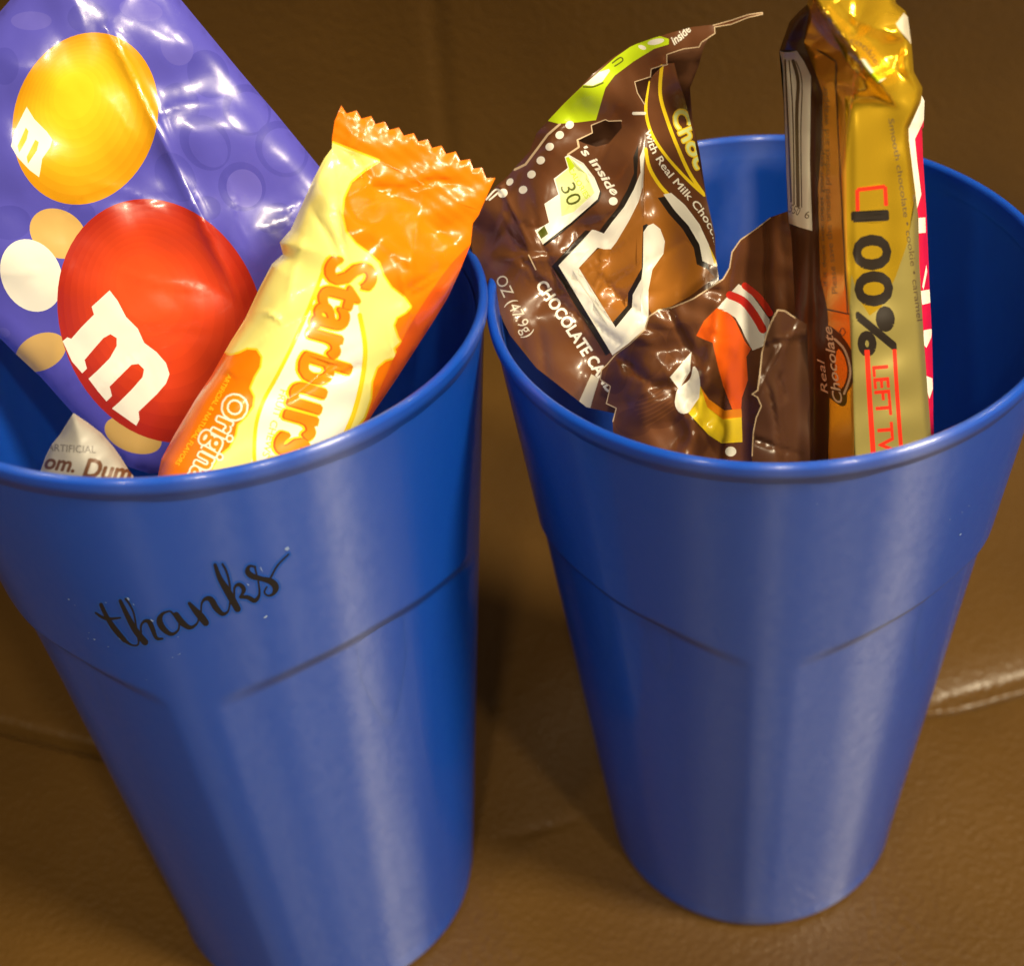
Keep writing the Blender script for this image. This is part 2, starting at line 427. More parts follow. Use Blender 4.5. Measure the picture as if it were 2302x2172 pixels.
def cup_decal(c, parent, shapes, part, M, lift, step=7):
    pts = np.vstack([s[0] for s in shapes]); lo, hi = pts.min(0) - 6, pts.max(0) + 6
    outer = np.array([[lo[0], lo[1]], [lo[0], hi[1]], [hi[0], hi[1]], [hi[0], lo[1]]])
    V, T, Cn = cdt(outer, shapes, step)
    mk = np.full(len(T), '', dtype=object)
    for (SV, SE, m, p_) in shapes: mk[inside(Cn, SV, SE)] = m
    T = T[mk != '']; mk = mk[mk != '']
    Mi = np.array(cup_matrix(c).inverted()); o = Mi[:3, :3] @ CAMP + Mi[:3, 3]; d = rays(V) @ Mi[:3, :3].T
    r0, k = CR_BASE + lift, (CR_RIM - .0005 - CR_BASE) / CH
    A = d[:, 0] ** 2 + d[:, 1] ** 2 - (k * d[:, 2]) ** 2; B = 2 * (o[0] * d[:, 0] + o[1] * d[:, 1] - k * d[:, 2] * (r0 + k * o[2])); Cq = o[0] ** 2 + o[1] ** 2 - (r0 + k * o[2]) ** 2
    t = (-B - np.sqrt(np.maximum(B * B - 4 * A * Cq, 0))) / 2 / A
    X = o + d * t[:, None]
    th_ = np.arctan2(X[:, 1], X[:, 0]); rr_ = wall_r(th_, X[:, 2]) + lift; X[:, 0] = rr_ * np.cos(th_); X[:, 1] = rr_ * np.sin(th_)
    u, inv = np.unique(T, return_inverse=True); keys = list(dict.fromkeys(mk))
    ob = mesh_obj(part, X[u], inv.reshape(T.shape), [M[q] for q in keys], None, [keys.index(q) for q in mk]); ob.parent = parent
    if part == 'scuff_marks': ob['kind'] = 'stuff'
    return ob
TH = [([(255, 695), (300, 790), (360, 880), (430, 960)], [30, 34, 42, 36]), ([(215, 757), (290, 800), (400, 792)], [16, 24, 14]),
      ([(430, 960), (485, 995), (535, 985), (522, 880), (502, 760), (470, 690), (440, 650)], [30, 14, 14, 14, 14, 16, 18]),
      ([(400, 665), (450, 770), (510, 880), (585, 972)], [28, 38, 46, 50]), ([(556, 900), (555, 850), (580, 815), (615, 820), (640, 870), (670, 940), (715, 945)], [14, 16, 22, 36, 36, 26, 16]),
      ([(765, 742), (715, 760), (692, 810), (720, 870), (780, 913), (830, 885), (838, 840)], [12, 24, 46, 44, 28, 16, 14]), ([(720, 757), (768, 742), (800, 772)], [12, 14, 18]),
      ([(815, 770), (860, 830), (920, 868), (972, 835), (985, 780)], [44, 46, 30, 16, 14]), ([(912, 688), (960, 745), (1000, 790), (1035, 835)], [26, 46, 56, 50]),
      ([(1000, 760), (1005, 690), (1035, 655), (1075, 662), (1110, 720), (1160, 768), (1203, 745), (1216, 680)], [14, 16, 30, 44, 46, 32, 14, 14]),
      ([(1216, 690), (1216, 560), (1190, 450), (1160, 395)], [14, 16, 18, 16]), ([(1105, 402), (1140, 500), (1200, 600), (1272, 728)], [28, 40, 54, 50]),
      ([(1250, 650), (1250, 570), (1285, 545), (1318, 575), (1310, 612), (1288, 637)], [14, 18, 30, 34, 24, 12]), ([(1295, 640), (1350, 640), (1400, 664), (1434, 620), (1430, 540), (1410, 450), (1400, 408)], [22, 32, 34, 20, 14, 14, 14]),
      ([(1405, 412), (1362, 406), (1346, 445), (1380, 480), (1450, 500), (1520, 520), (1556, 562), (1540, 610), (1500, 626), (1472, 600), (1490, 560)], [14, 20, 40, 46, 36, 48, 50, 26, 14, 14, 12]),
      ([(1520, 490), (1570, 400), (1652, 318)], [16, 14, 12])]
ink, hal = [], []
for P, w in TH:
    hal += stroke(K8(P), np.array(w) * .3018 + 9, 'halo', n=4); ink += stroke(K8(P), np.array(w) * .3018, 'ink', n=4)
DM = {'ink': inkm, 'halo': halo, 'chip': chip}
cup_decal(CUPS[0], cupL, hal, 'transfer_film', DM, .00005)
cup_decal(CUPS[0], cupL, ink, 'lettering', DM, .00009)
fl = []
rg = np.random.default_rng(2)
def flecks(k, L):
    out = []
    for (x, y, s_, a) in L:
        t_ = np.linspace(0, 2 * np.pi, 7, endpoint=False); rr = s_ * rg.uniform(.15, .7, 7)
        p = np.stack([rr * np.cos(t_) * 1.5, rr * np.sin(t_) * .6], -1); ca, sa = math.cos(a), math.sin(a)
        out += poly(k(p @ np.array([[ca, sa], [-sa, ca]]) + [x, y]), 'chip')
    return out
fl = flecks(K8, [(15, 657, 16, .2), (60, 700, 9, .9), (165, 905, 8, 0), (205, 955, 13, .1), (160, 950, 9, .5), (460, 650, 22, .9), (500, 690, 14, .9), (640, 812, 20, .6), (395, 945, 24, .7), (830, 935, 12, .2),
                 (1480, 785, 24, -.6), (1640, 280, 40, -.7), (840, 1062, 22, -.2), (790, 1085, 14, -.2), (595, 1255, 10, 0), (1450, 430, 26, 1.1), (310, 1010, 9, .3), (290, 680, 12, .1), (1350, 545, 14, .7)])
cup_decal(CUPS[0], cupL, fl, 'scuff_marks', DM, .00008)
KR = K(1700, 1100, .31988)
fr = flecks(KR, [(430, 106, 9, .9), (1450, 163, 10, .6), (1500, 118, 9, .3), (1360, 212, 8, .1), (1440, 320, 16, -.6)])
cup_decal(CUPS[1], cupR, fr, 'scuff_marks', DM, .00006)

# ------------------------------------------------------------------ print colours
M = {
 'orange': mat('orange_film', (.95, .215, .003), rough=.24, coat=.15, bump=.08, bscale=420),
 'cream': mat('cream_film', (.92, .84, .26), rough=.28, coat=.2, bump=.08, bscale=420),
 'yellow': mat('yellow_print', (.90, .66, .02), rough=.28, coat=.3),
 'white': mat('white_print', (.86, .84, .76), rough=.3, coat=.2),
 'lettero': mat('orange_print', (.85, .27, .008), rough=.28, coat=.3),
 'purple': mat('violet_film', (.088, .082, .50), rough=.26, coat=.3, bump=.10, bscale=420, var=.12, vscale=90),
 'purple2': mat('violet_dark_print', (.072, .068, .44), rough=.26, coat=.3, bump=.10, bscale=420),  # ghost candies printed darker on the film
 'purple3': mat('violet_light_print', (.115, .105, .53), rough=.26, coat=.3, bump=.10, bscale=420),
 'candyy': mat('candy_yellow_print', (.86, .47, .01), rough=.26, coat=.3, bump=.10, bscale=420, var=.12, vscale=50),
 'candyr': mat('candy_red_print', (.62, .045, .012), rough=.26, coat=.3, bump=.10, bscale=420, var=.2, vscale=50),
 'tan': mat('candy_tan_print', (.62, .40, .13), rough=.3, coat=.3),
 'brown': mat('brown_film', (.135, .050, .019), rough=.27, coat=.3, bump=.10, bscale=420, var=.1),
 'brown2': mat('brown_ghost_print', (.105, .038, .015), rough=.27, coat=.3, bump=.10, bscale=420),
 'brownshade': mat('shaded_brown_film', (.065, .026, .012), rough=.3, coat=.2, bump=.10, bscale=420),  # brown film made darker: the scrap's shade is put into its colour
 'caramel': mat('caramel_print', (.34, .125, .018), rough=.27, coat=.3, bump=.10, bscale=420, var=.1),
 'inner': mat('film_inside', (.095, .036, .014), rough=.45),
 'black': mat('black_print', (.02, .014, .01), rough=.35),
 'green': mat('lime_print', (.52, .70, .012), rough=.28, coat=.3),
 'palegreen': mat('pale_lime_print', (.75, .84, .36), rough=.3),
 'olive': mat('olive_print', (.10, .115, .012), rough=.35),
 'torn': mat('torn_film_edge', (.62, .47, .30), rough=.6),
 'red': mat('red_print', (.68, .03, .012), rough=.3, coat=.3),
 'orangered': mat('orange_red_print', (.85, .12, .008), rough=.28, coat=.3, var=.15),
 'crimson': mat('crimson_film', (.62, .010, .060), rough=.28, coat=.3),
 'gold': mat('gold_foil', (.92, .58, .03), rough=.18, metal=.7, coat=.2, bump=.05, bscale=500),
 'dullgold': mat('gold_foil_painted_reflection', (.40, .33, .10), rough=.36, metal=.45),
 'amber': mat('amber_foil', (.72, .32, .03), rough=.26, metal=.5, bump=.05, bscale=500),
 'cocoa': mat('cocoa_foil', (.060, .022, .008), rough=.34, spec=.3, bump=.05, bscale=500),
 'label': mat('white_label', (.60, .55, .44), rough=.4),
 'bar': mat('barcode_ink', (.09, .06, .03), rough=.4),
 'grey': mat('grey_print', (.10, .09, .085), rough=.5),
 'paper': mat('waxed_paper', (.36, .345, .32), rough=.5, bump=.1, bscale=300),
 'hand': mat('brown_ink', (.11, .045, .02), rough=.5),
}

# ------------------------------------------------------------------ large violet candy bag (left cup)
def build_bag():
    t = thing('candy_bag', 'large glossy violet candy bag with printed yellow and red candies, behind the orange pack', 'candy bag', (-.07, .18, .12))
    outer = np.array([(22, 0), (120, -110), (330, -95), (408, 0), (470, 75), (540, 160), (620, 254), (700, 352), (765, 432), (800, 510), (745, 660), (600, 900), (430, 1060), (335, 1065), (290, 1050), (165, 930), (92, 848), (35, 795), (0, 760), (-60, 715), (-120, 600), (-130, 330), (-60, 95)], float)
    sh = []
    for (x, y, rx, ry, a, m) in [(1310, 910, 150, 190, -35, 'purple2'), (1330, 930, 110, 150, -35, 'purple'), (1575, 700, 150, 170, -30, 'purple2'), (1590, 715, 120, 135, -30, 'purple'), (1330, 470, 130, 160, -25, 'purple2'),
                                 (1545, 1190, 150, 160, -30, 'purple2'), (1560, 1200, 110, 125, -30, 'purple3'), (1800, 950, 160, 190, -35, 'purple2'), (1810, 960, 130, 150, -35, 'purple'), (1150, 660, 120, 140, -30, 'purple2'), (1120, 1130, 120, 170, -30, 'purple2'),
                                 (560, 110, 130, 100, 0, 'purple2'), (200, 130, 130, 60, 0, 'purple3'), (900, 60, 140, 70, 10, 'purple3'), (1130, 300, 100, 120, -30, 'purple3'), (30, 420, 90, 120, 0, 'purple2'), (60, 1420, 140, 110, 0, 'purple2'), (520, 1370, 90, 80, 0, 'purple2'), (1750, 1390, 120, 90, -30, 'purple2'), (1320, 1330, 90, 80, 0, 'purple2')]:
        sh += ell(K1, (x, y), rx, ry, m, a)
    # plain printed candies (no faces, no limbs)
    sh += ell(K1, (370, 1490), 190, 150, 'tan', 30) + ell(K2, (200, 480), 190, 240, 'white', -25) + ell(K2, (260, 970), 170, 115, 'tan', -25) + ell(K2, (850, 1500), 190, 110, 'tan', 20)
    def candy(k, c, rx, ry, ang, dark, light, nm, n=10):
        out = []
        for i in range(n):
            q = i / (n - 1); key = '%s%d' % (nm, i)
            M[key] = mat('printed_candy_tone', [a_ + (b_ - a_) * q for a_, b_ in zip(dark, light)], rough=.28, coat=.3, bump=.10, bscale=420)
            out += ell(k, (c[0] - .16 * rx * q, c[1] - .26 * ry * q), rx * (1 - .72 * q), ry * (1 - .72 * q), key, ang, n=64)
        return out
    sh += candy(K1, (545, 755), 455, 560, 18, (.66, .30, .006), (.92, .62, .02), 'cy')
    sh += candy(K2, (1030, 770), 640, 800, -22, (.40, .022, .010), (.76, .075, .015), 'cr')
    mr = [(700, 575), (750, 640), (805, 745), (880, 820), (920, 910), (1000, 970), (1060, 1040), (1082, 1110), (1060, 1170), (1000, 1240), (885, 1350), (890, 1400), (870, 1440), (800, 1390), (715, 1330), (760, 1290), (840, 1210), (910, 1130), (920, 1080), (885, 1045), (840, 1050), (760, 1130), (700, 1190), (715, 1250), (680, 1285), (625, 1220), (565, 1140), (620, 1090), (700, 1010), (745, 930), (745, 880), (705, 855), (660, 880), (590, 960), (540, 1020), (555, 1075), (525, 1105), (460, 1030), (400, 900), (430, 875), (455, 885), (520, 810), (600, 730), (585, 680)]
    sh += poly(K2(mr), 'white')
    my = [(170, 680), (220, 760), (300, 840), (335, 890), (320, 940), (270, 1010), (250, 1130), (190, 1085), (110, 1000), (70, 930), (95, 830)]
    sh += poly(K1(my), 'white') + poly(K1([(122, 975), (112, 930), (165, 812), (182, 835), (170, 890)]), 'candyy') + poly(K1([(178, 1045), (170, 1000), (225, 890), (248, 905), (235, 960)]), 'candyy')
    sh += ell(K2, (25, 845), 40, 30, 'purple3', 20)
    pl = Plane((400, 600), 8, 24)
    crease = lambda V: .0011 * np.exp(-(np.abs((V[:, 0] - 235) * .90 - (V[:, 1] - 40) * .43) / 16) ** 1.3) * sstep(V[:, 1], 30, 120) * (1 - sstep(V[:, 1], 520, 760))
    h = lambda V, d: pillow(d, 260, .006) + crease(V) + crumple(V, 3, 300, .0018, 4) * np.clip(d / 60, 0, 1) + (crumple(V, 9, 90, .0004, 5, True) + creases(V, 4, 30, (0, 0, 700, 900), .00025)) * np.clip(d / 40, 0, 1)
    sheet(t, pl, outer, sh, M, h, 11, 'bag_film', 'purple', back=lambda V, d: -pillow(d, 260, .004))
build_bag()

# ------------------------------------------------------------------ orange fruit chew pack (left cup)
def build_pack():
    t = thing('candy_pack', 'orange and yellow fruit chew pack with zigzag top, leaning in the left cup', 'candy pack', (-.05, .15, .12))
    pk = [(932, 36), (1005, 60), (1075, 86), (1140, 113), (1208, 141), (1278, 168), (1345, 198), (1412, 228), (1480, 256), (1547, 293), (1606, 333), (1670, 382)]
    z = []
    for i, p in enumerate(pk):
        z.append(p)
        if i < len(pk) - 1:
            q = pk[i + 1]; z.append(((p[0] + q[0]) / 2 - 12, (p[1] + q[1]) / 2 + 26))
    right = [(1640, 445), (1618, 495), (1590, 560), (1562, 600), (1552, 700), (1500, 830), (1440, 960), (1380, 1060), (1290, 1200), (1200, 1340), (1085, 1510), (980, 1680), (880, 1830), (700, 2060)]
    left = [(100, 2060), (40, 1900), (55, 1800), (70, 1730), (140, 1600), (230, 1450), (310, 1330), (375, 1215), (400, 1170), (470, 1060), (540, 910), (600, 795), (652, 748), (637, 692), (690, 630), (740, 520), (800, 385), (850, 290), (888, 240), (888, 190), (900, 110)]
    outer = K3(z + right + left)
    sh = []
    cr = [(890, 215), (1000, 258), (1108, 300), (1040, 345), (975, 400), (940, 480), (932, 560), (950, 640), (1000, 700), (1060, 745), (1110, 790), (1130, 850), (1170, 910), (1230, 955), (1262, 1000), (1240, 1025), (1195, 1050), (1180, 1090), (1200, 1150), (1213, 1168), (1180, 1200), (1195, 1240), (1140, 1255), (1100, 1290), (1075, 1360), (1070, 1440), (1040, 1530), (960, 1640), (840, 1800), (300, 1860), (320, 1770), (350, 1720), (400, 1680), (430, 1620), (440, 1570), (480, 1530), (515, 1480), (520, 1430), (500, 1390), (520, 1340), (550, 1290), (555, 1240), (530, 1200), (480, 1195), (440, 1215), (400, 1225), (368, 1218), (395, 1170), (465, 1060), (535, 910), (595, 795), (650, 748), (632, 692), (685, 630), (735, 520), (795, 385), (845, 290)]
    sh += stroke(K3(cr + cr[:1]), 9, 'yellow', sm=False) + poly(K3(cr), 'cream')
    ov = [(865, 770), (800, 950), (700, 1180), (620, 1340), (560, 1450), (525, 1560), (515, 1690), (520, 1800), (860, 1790), (965, 1580), (1010, 1450), (1040, 1300), (1045, 1180), (1020, 1040), (980, 900)]
    sh += poly(K3(ov), 'white', sm=3) + stroke(K3(ov[:8]), 9, 'yellow') + stroke(K3(ov[8:14]), 11, 'yellow')
    base = K3([(880, 762), (848, 905), (808, 1050), (775, 1170), (735, 1300), (690, 1440), (660, 1545), (620, 1670), (575, 1790)])
    sh += text('Starburst', base + np.array([-5, 0]), 116, 'yellow', bw=19) + text('Starburst', base + np.array([-3, 0]), 116, 'orangered', bw=11) + text('Starburst', base, 116, 'lettero', bw=7)
    sh += text('FRUIT CHEWS', K3([(640, 1395), (600, 1530), (553, 1715)]), 17, 'yellow', off=.006)
    ob = K3([(392, 1410), (330, 1560), (262, 1690), (185, 1840)])
    sh += text('Original', ob, 54, 'white', bw=11) + text('Original', ob, 54, 'lettero', bw=2.5)
    sh += text('ARTIFICIAL & NATURAL FLAVORS', K3([(388, 1322), (280, 1520), (135, 1752)]), 11, 'yellow', off=.004)
    sh += poly(K3([(1575, 690), (1500, 830), (1440, 960), (1290, 1200), (1085, 1510), (980, 1690), (1060, 1520), (1150, 1320), (1250, 1110), (1380, 900), (1490, 760)]), 'orangered', sm=3) + stroke(K3([(372, 1222), (310, 1330), (230, 1450), (140, 1600), (66, 1732)]), 9, 'orangered', caps=False)
    # crimped seal as its own piece
    seal = K3(z + [(1640, 445), (1600, 540), (1480, 500), (1380, 440), (1260, 370), (1110, 300), (1000, 258), (893, 215), (888, 190), (900, 110)])
    sh = poly(seal, 'orange', 'end_seal') + sh
    pl = Plane((640, 800), 4, 30)
    p0, p1 = np.array([360., 1040]), np.array([905., 330])      # long axis
    ax = (p1 - p0) / np.hypot(*(p1 - p0))
    def h(V, d):
        s = (V - p0) @ ax
        body = 1 - sstep(s, 690, 800)
        ridg = .00003 * np.sin(s * .26) * sstep(s, 800, 835)
        x = pillow(d, 130, .0085) * body + pillow(d, 60, .0006)
        gath = crumple(V, 21, 120, .0030, 3, True) * np.exp(-((s - 745) / 75) ** 2) * np.clip(d / 25, 0, 1)
        bend = .0006 * sstep(s, 790, 960)
        return x + ridg + gath + bend + (crumple(V, 5, 160, .0012, 4) + creases(V, 6, 34, (400, 300, 1000, 900), .0009)) * np.clip(d / 50, 0, 1)
    def hb(V, d):
        s = (V - p0) @ ax; return -pillow(d, 110, .008) * (1 - sstep(s, 690, 800)) - .0006 + .0006 * sstep(s, 790, 960)
    sheet(t, pl, outer, sh, M, h, 8, 'pack_film', 'orange', back=hb)
build_pack()

# ------------------------------------------------------------------ small white lollipop wrapper (left cup)
def build_white():
    t = thing('lollipop_wrapper', 'small curled white paper lollipop wrapper low in the left cup', 'candy wrapper', (-.075, .15, .12))
    outer = K2([(470, 1360), (430, 1420), (380, 1500), (330, 1560), (290, 1640), (258, 1730), (250, 1900), (300, 2000), (840, 2000), (880, 1880), (850, 1760), (820, 1720), (770, 1640), (720, 1570), (650, 1490), (560, 1420)])
    sh = text('ARTIFICIAL', K2([(300, 1598), (450, 1610), (612, 1615)]), 17, 'grey', off=.004)
    sh += text('om.', K2([(285, 1712), (470, 1738)]), 36, 'hand', bw=3, shear=.25) + text('Dum', K2([(530, 1765), (830, 1800)]), 44, 'hand', bw=4, shear=.25)
    pl = Plane((250, 930), -12, 20)
    h = lambda V, d: pillow(d, 90, .006) + crumple(V, 2, 90, .001, 4)
    sheet(t, pl, outer, sh, M, h, 8, 'paper', 'paper', back=lambda V, d: -pillow(d, 90, .003))
build_white()

# ------------------------------------------------------------------ big torn brown wrapper (right cup)
def build_brown():
    t = thing('chocolate_wrapper', 'large torn brown chocolate wrapper with lime label and long pointed tip', 'candy wrapper', (.01, .17, .13), 'torn brown chocolate wrappers')
    L = [(100, 1425), (175, 1270), (240, 1190), (330, 1110), (372, 1060), (455, 965), (500, 850), (575, 768), (640, 690), (760, 570), (860, 470), (980, 370), (1100, 292), (1250, 238), (1370, 203), (1500, 168), (1630, 155), (1740, 125), (1850, 88), (1945, 74)]
    torn1 = [(1945, 90), (1850, 112), (1745, 155), (1640, 172), (1642, 212), (1555, 270), (1540, 300), (1440, 312), (1335, 347), (1335, 407), (1235, 440), (1230, 490), (1130, 522), (1147, 590), (1190, 660)]
    R2 = [(1215, 520), (1250, 470), (1320, 405), (1378, 400), (1410, 520), (1450, 640), (1500, 850), (1540, 1050), (1580, 1260), (1620, 1450), (1655, 1704), (1668, 1800), (1640, 2100), (1600, 2500)]
    bot = [(1000, 2640), (820, 2600), (500, 2350), (330, 2138), (290, 2058), (225, 1898), (210, 1838), (160, 1788), (105, 1748), (90, 1608), (80, 1488)]
    outer = K4(L + torn1 + R2 + bot)
    hole = poly(K4([(765, 895), (860, 848), (853, 800), (940, 765), (960, 775), (1040, 772), (1045, 815), (1015, 850), (960, 915), (880, 935), (810, 915)]), '')
    S5 = lambda P: K4(np.asarray(P, float) + [0, 1278])
    sh = []
    # pale folded strip on the torn left edge
    sh += poly(K4([(330, 1110), (372, 1055), (455, 965), (500, 850), (575, 768), (640, 790), (560, 870), (500, 960), (440, 1050), (380, 1062)]), 'brown2') + stroke(K4([(360, 1082), (430, 1048), (500, 955), (570, 860), (650, 790)]), 5, 'torn', sm=False)
    gl = [(572, 770), (640, 788), (760, 780), (880, 765), (905, 680), (940, 560), (1000, 480), (1120, 390), (1250, 310), (1345, 280), (1345, 246), (1290, 228), (1200, 250), (1100, 296), (1000, 366), (900, 455), (800, 540), (680, 655)]
    sh += poly(K4(gl), 'green') + poly(K4([(800, 540), (860, 545), (920, 520), (970, 450), (962, 437), (900, 458)]), 'white') + ell(K4, (1262, 264), 54, 18, 'white', -12) + ell(K4, (1175, 300), 26, 13, 'white', 20)
    sh += stroke(K4([(985, 400), (1035, 365), (1050, 385), (1000, 420)]), 3, 'olive') + stroke(K4([(800, 552), (862, 552), (925, 526)]), 3.5, 'olive')
    sh += text('inside', K4([(1380, 285), (1440, 240), (1490, 190)]), 20, 'white', off=.02, shear=.2)
    for c in [(712, 795), (648, 860), (584, 935), (527, 1022), (468, 1112), (414, 1210)]: sh += ell(K4, c, 28, 25, 'white', -30, n=18)
    sh += ell(K4, (330, 1160), 26, 20, 'white', -50, n=18) + ell(K4, (285, 1232), 32, 28, 'white', -30, n=18) + stroke(K4([(180, 1272), (235, 1212), (262, 1220), (200, 1275)]), 4, 'white')
    ca = [(680, 1000), (705, 985), (800, 1040), (870, 1130), (905, 1220), (890, 1270), (720, 1420), (540, 1560), (490, 1470), (580, 1420), (550, 1300), (640, 1240), (610, 1140), (700, 1070)]
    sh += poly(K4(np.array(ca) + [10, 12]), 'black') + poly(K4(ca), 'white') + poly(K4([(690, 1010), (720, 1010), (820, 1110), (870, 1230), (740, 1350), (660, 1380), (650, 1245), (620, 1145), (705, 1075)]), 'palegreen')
    sh += poly(K4([(685, 1005), (705, 1000), (745, 1060), (715, 1090)]), 'green')
    sh += text('30', K4([(650, 1195), (705, 1320)]), 36, 'olive', off=0) + text('CALORIES', K4([(700, 1080), (760, 1180), (815, 1270)]), 12, 'green', off=.01)
    sh += poly(K4([(507, 1482), (550, 1440), (575, 1492), (530, 1525)]), 'olive')
    sh += text("'s inside", K4([(775, 960), (880, 1085), (955, 1210), (1000, 1250)]), 19, 'white', off=.03, shear=.2) + ell(K4, (990, 1283), 28, 26, 'white') 
    car1 = [(890, 1590), (770, 1710), (1005, 2090), (1110, 1960), (1115, 1880), (1170, 1780), (1180, 1440), (1190, 1000), (1180, 1190), (1090, 1410), (1010, 1545)]
    car2 = [(1195, 980), (1240, 1120), (1330, 1230), (1420, 1400), (1500, 1550), (1520, 1650), (1640, 1770), (1480, 1890), (1360, 1955), (1240, 2010), (1180, 1900), (1180, 1440)]
    wb = [(1190, 920), (1160, 1000), (1165, 1100), (1120, 1210), (1060, 1320), (980, 1420), (930, 1490), (880, 1470), (855, 1465), (640, 1695), (985, 2268), (1090, 2190), (1190, 2100), (1215, 2020), (1215, 1850), (1240, 1720), (1310, 1620), (1320, 1540), (1290, 1460), (1245, 1425), (1210, 1440), (1183, 1480), (1180, 1700), (1170, 1780), (1115, 1880), (1110, 1960), (1005, 2090), (770, 1710), (890, 1580), (930, 1590), (975, 1590), (1010, 1545), (1090, 1410), (1150, 1290), (1180, 1190), (1190, 1000)]
    sh += poly(K4(car1), 'caramel') + poly(K4(car2), 'caramel')
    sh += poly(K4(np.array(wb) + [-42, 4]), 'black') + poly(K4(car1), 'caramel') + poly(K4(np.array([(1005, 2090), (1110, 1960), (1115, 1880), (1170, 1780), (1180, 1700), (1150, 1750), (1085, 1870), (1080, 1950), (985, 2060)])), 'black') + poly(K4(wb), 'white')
    sh += text('CHOCOLATE CANDIES', S5([(495, 545), (700, 850), (890, 1135), (1020, 1330)]), 27, 'white', bw=2.2)
    sh += text('OZ (47.9g)', S5([(235, 500), (300, 640), (360, 760), (430, 880)]), 27, 'label')
    sh += stroke(S5([(450, 350), (495, 442)]), 3, 'torn', sm=False)
    for p_, w_ in (([(1215, 520), (1198, 700), (1235, 850), (1320, 985), (1420, 1100), (1500, 1180), (1572, 1245)], 7), ([(1300, 420), (1290, 600), (1340, 780), (1410, 960), (1480, 1110), (1565, 1235)], 8), ([(1197, 950), (1220, 1065), (1290, 1185), (1400, 1300), (1500, 1420), (1580, 1550), (1645, 1690)], 8)):
        sh += stroke(K4(p_), w_, 'yellow')
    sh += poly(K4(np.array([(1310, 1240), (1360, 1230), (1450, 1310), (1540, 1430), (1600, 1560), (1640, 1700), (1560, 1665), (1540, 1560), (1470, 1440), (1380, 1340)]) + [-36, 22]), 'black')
    sh += poly(K4([(1310, 1240), (1360, 1230), (1450, 1310), (1540, 1430), (1600, 1560), (1640, 1700), (1560, 1665), (1540, 1560), (1470, 1440), (1380, 1340)]), 'white')
    sh += text('with Real Milk Chocolate', K4([(1195, 830), (1222, 940), (1290, 1060), (1370, 1165), (1470, 1280), (1560, 1395), (1625, 1520), (1650, 1640)]), 17, 'white', off=.015)
    sh += text('Choc', K4([(1365, 715), (1400, 830), (1455, 940), (1520, 1080)]), 37, 'yellow', bw=8) + text('Choc', K4([(1365, 715), (1400, 830), (1455, 940), (1520, 1080)]), 37, 'palegreen', bw=2)
    sh += stroke(K4([(1120, 722), (1190, 722)]), 7, 'white', sm=False)
    # torn edges show the pale core of the film
    sh += stroke(K4(L[-4:] + torn1), 4, 'torn', sm=False) + stroke(K4([(770, 935), (762, 893), (860, 848), (853, 800), (940, 765), (960, 775), (1040, 770)]), 4.5, 'torn', sm=False) + stroke(K4([(700, 985), (770, 938)]), 4, 'torn', sm=False)
    sh += poly(S5([(770, 1290), (850, 1110), (900, 1140), (840, 1340)]), 'label')
    pl = Plane((1330, 640), -6, 28)
    def h(V, d):
        v = (V - np.array([1030, 0])) / .35211
        fold = -.010 * sstep(np.abs(v[:, 0] - 1190), 0, 420) * sstep(v[:, 1], 500, 900) * np.where(v[:, 0] > 1190, .7, .25)   # ridge down the middle panel
        tip = .008 * sstep(v[:, 0] - v[:, 1] * .2, 700, 1900) * (1 - sstep(v[:, 1], 300, 900))
        lft = -.008 * (1 - sstep(v[:, 0] + .25 * v[:, 1], 300, 900))
        return fold + tip + lft + crumple(V, 33, 150, .0024, 5) + crumple(V, 14, 110, .0008, 4, True) + creases(V, 15, 34, (1040, 250, 1600, 950), .0008)
    sheet(t, pl, outer, sh, M, h, 9, 'front_film', 'brown', backmat='inner', holes=hole)
    # rear film of the opened wrapper, seen dark through the tear
    ob = K4([(1610, 225), (1570, 290), (1535, 420), (1480, 560), (1495, 760), (1540, 960), (1585, 1260), (1640, 1500), (1650, 1800), (1580, 2400), (1000, 2560), (560, 2300), (330, 2000), (240, 1600), (420, 1200), (640, 880), (820, 600), (1100, 380), (1330, 260), (1500, 215)])
    h2 = lambda V, d: h(V, d) - .0075 + pillow(d, 60, .001)
    sheet(t, pl, ob, [], M, h2, 14, 'rear_film', 'inner')
build_brown()

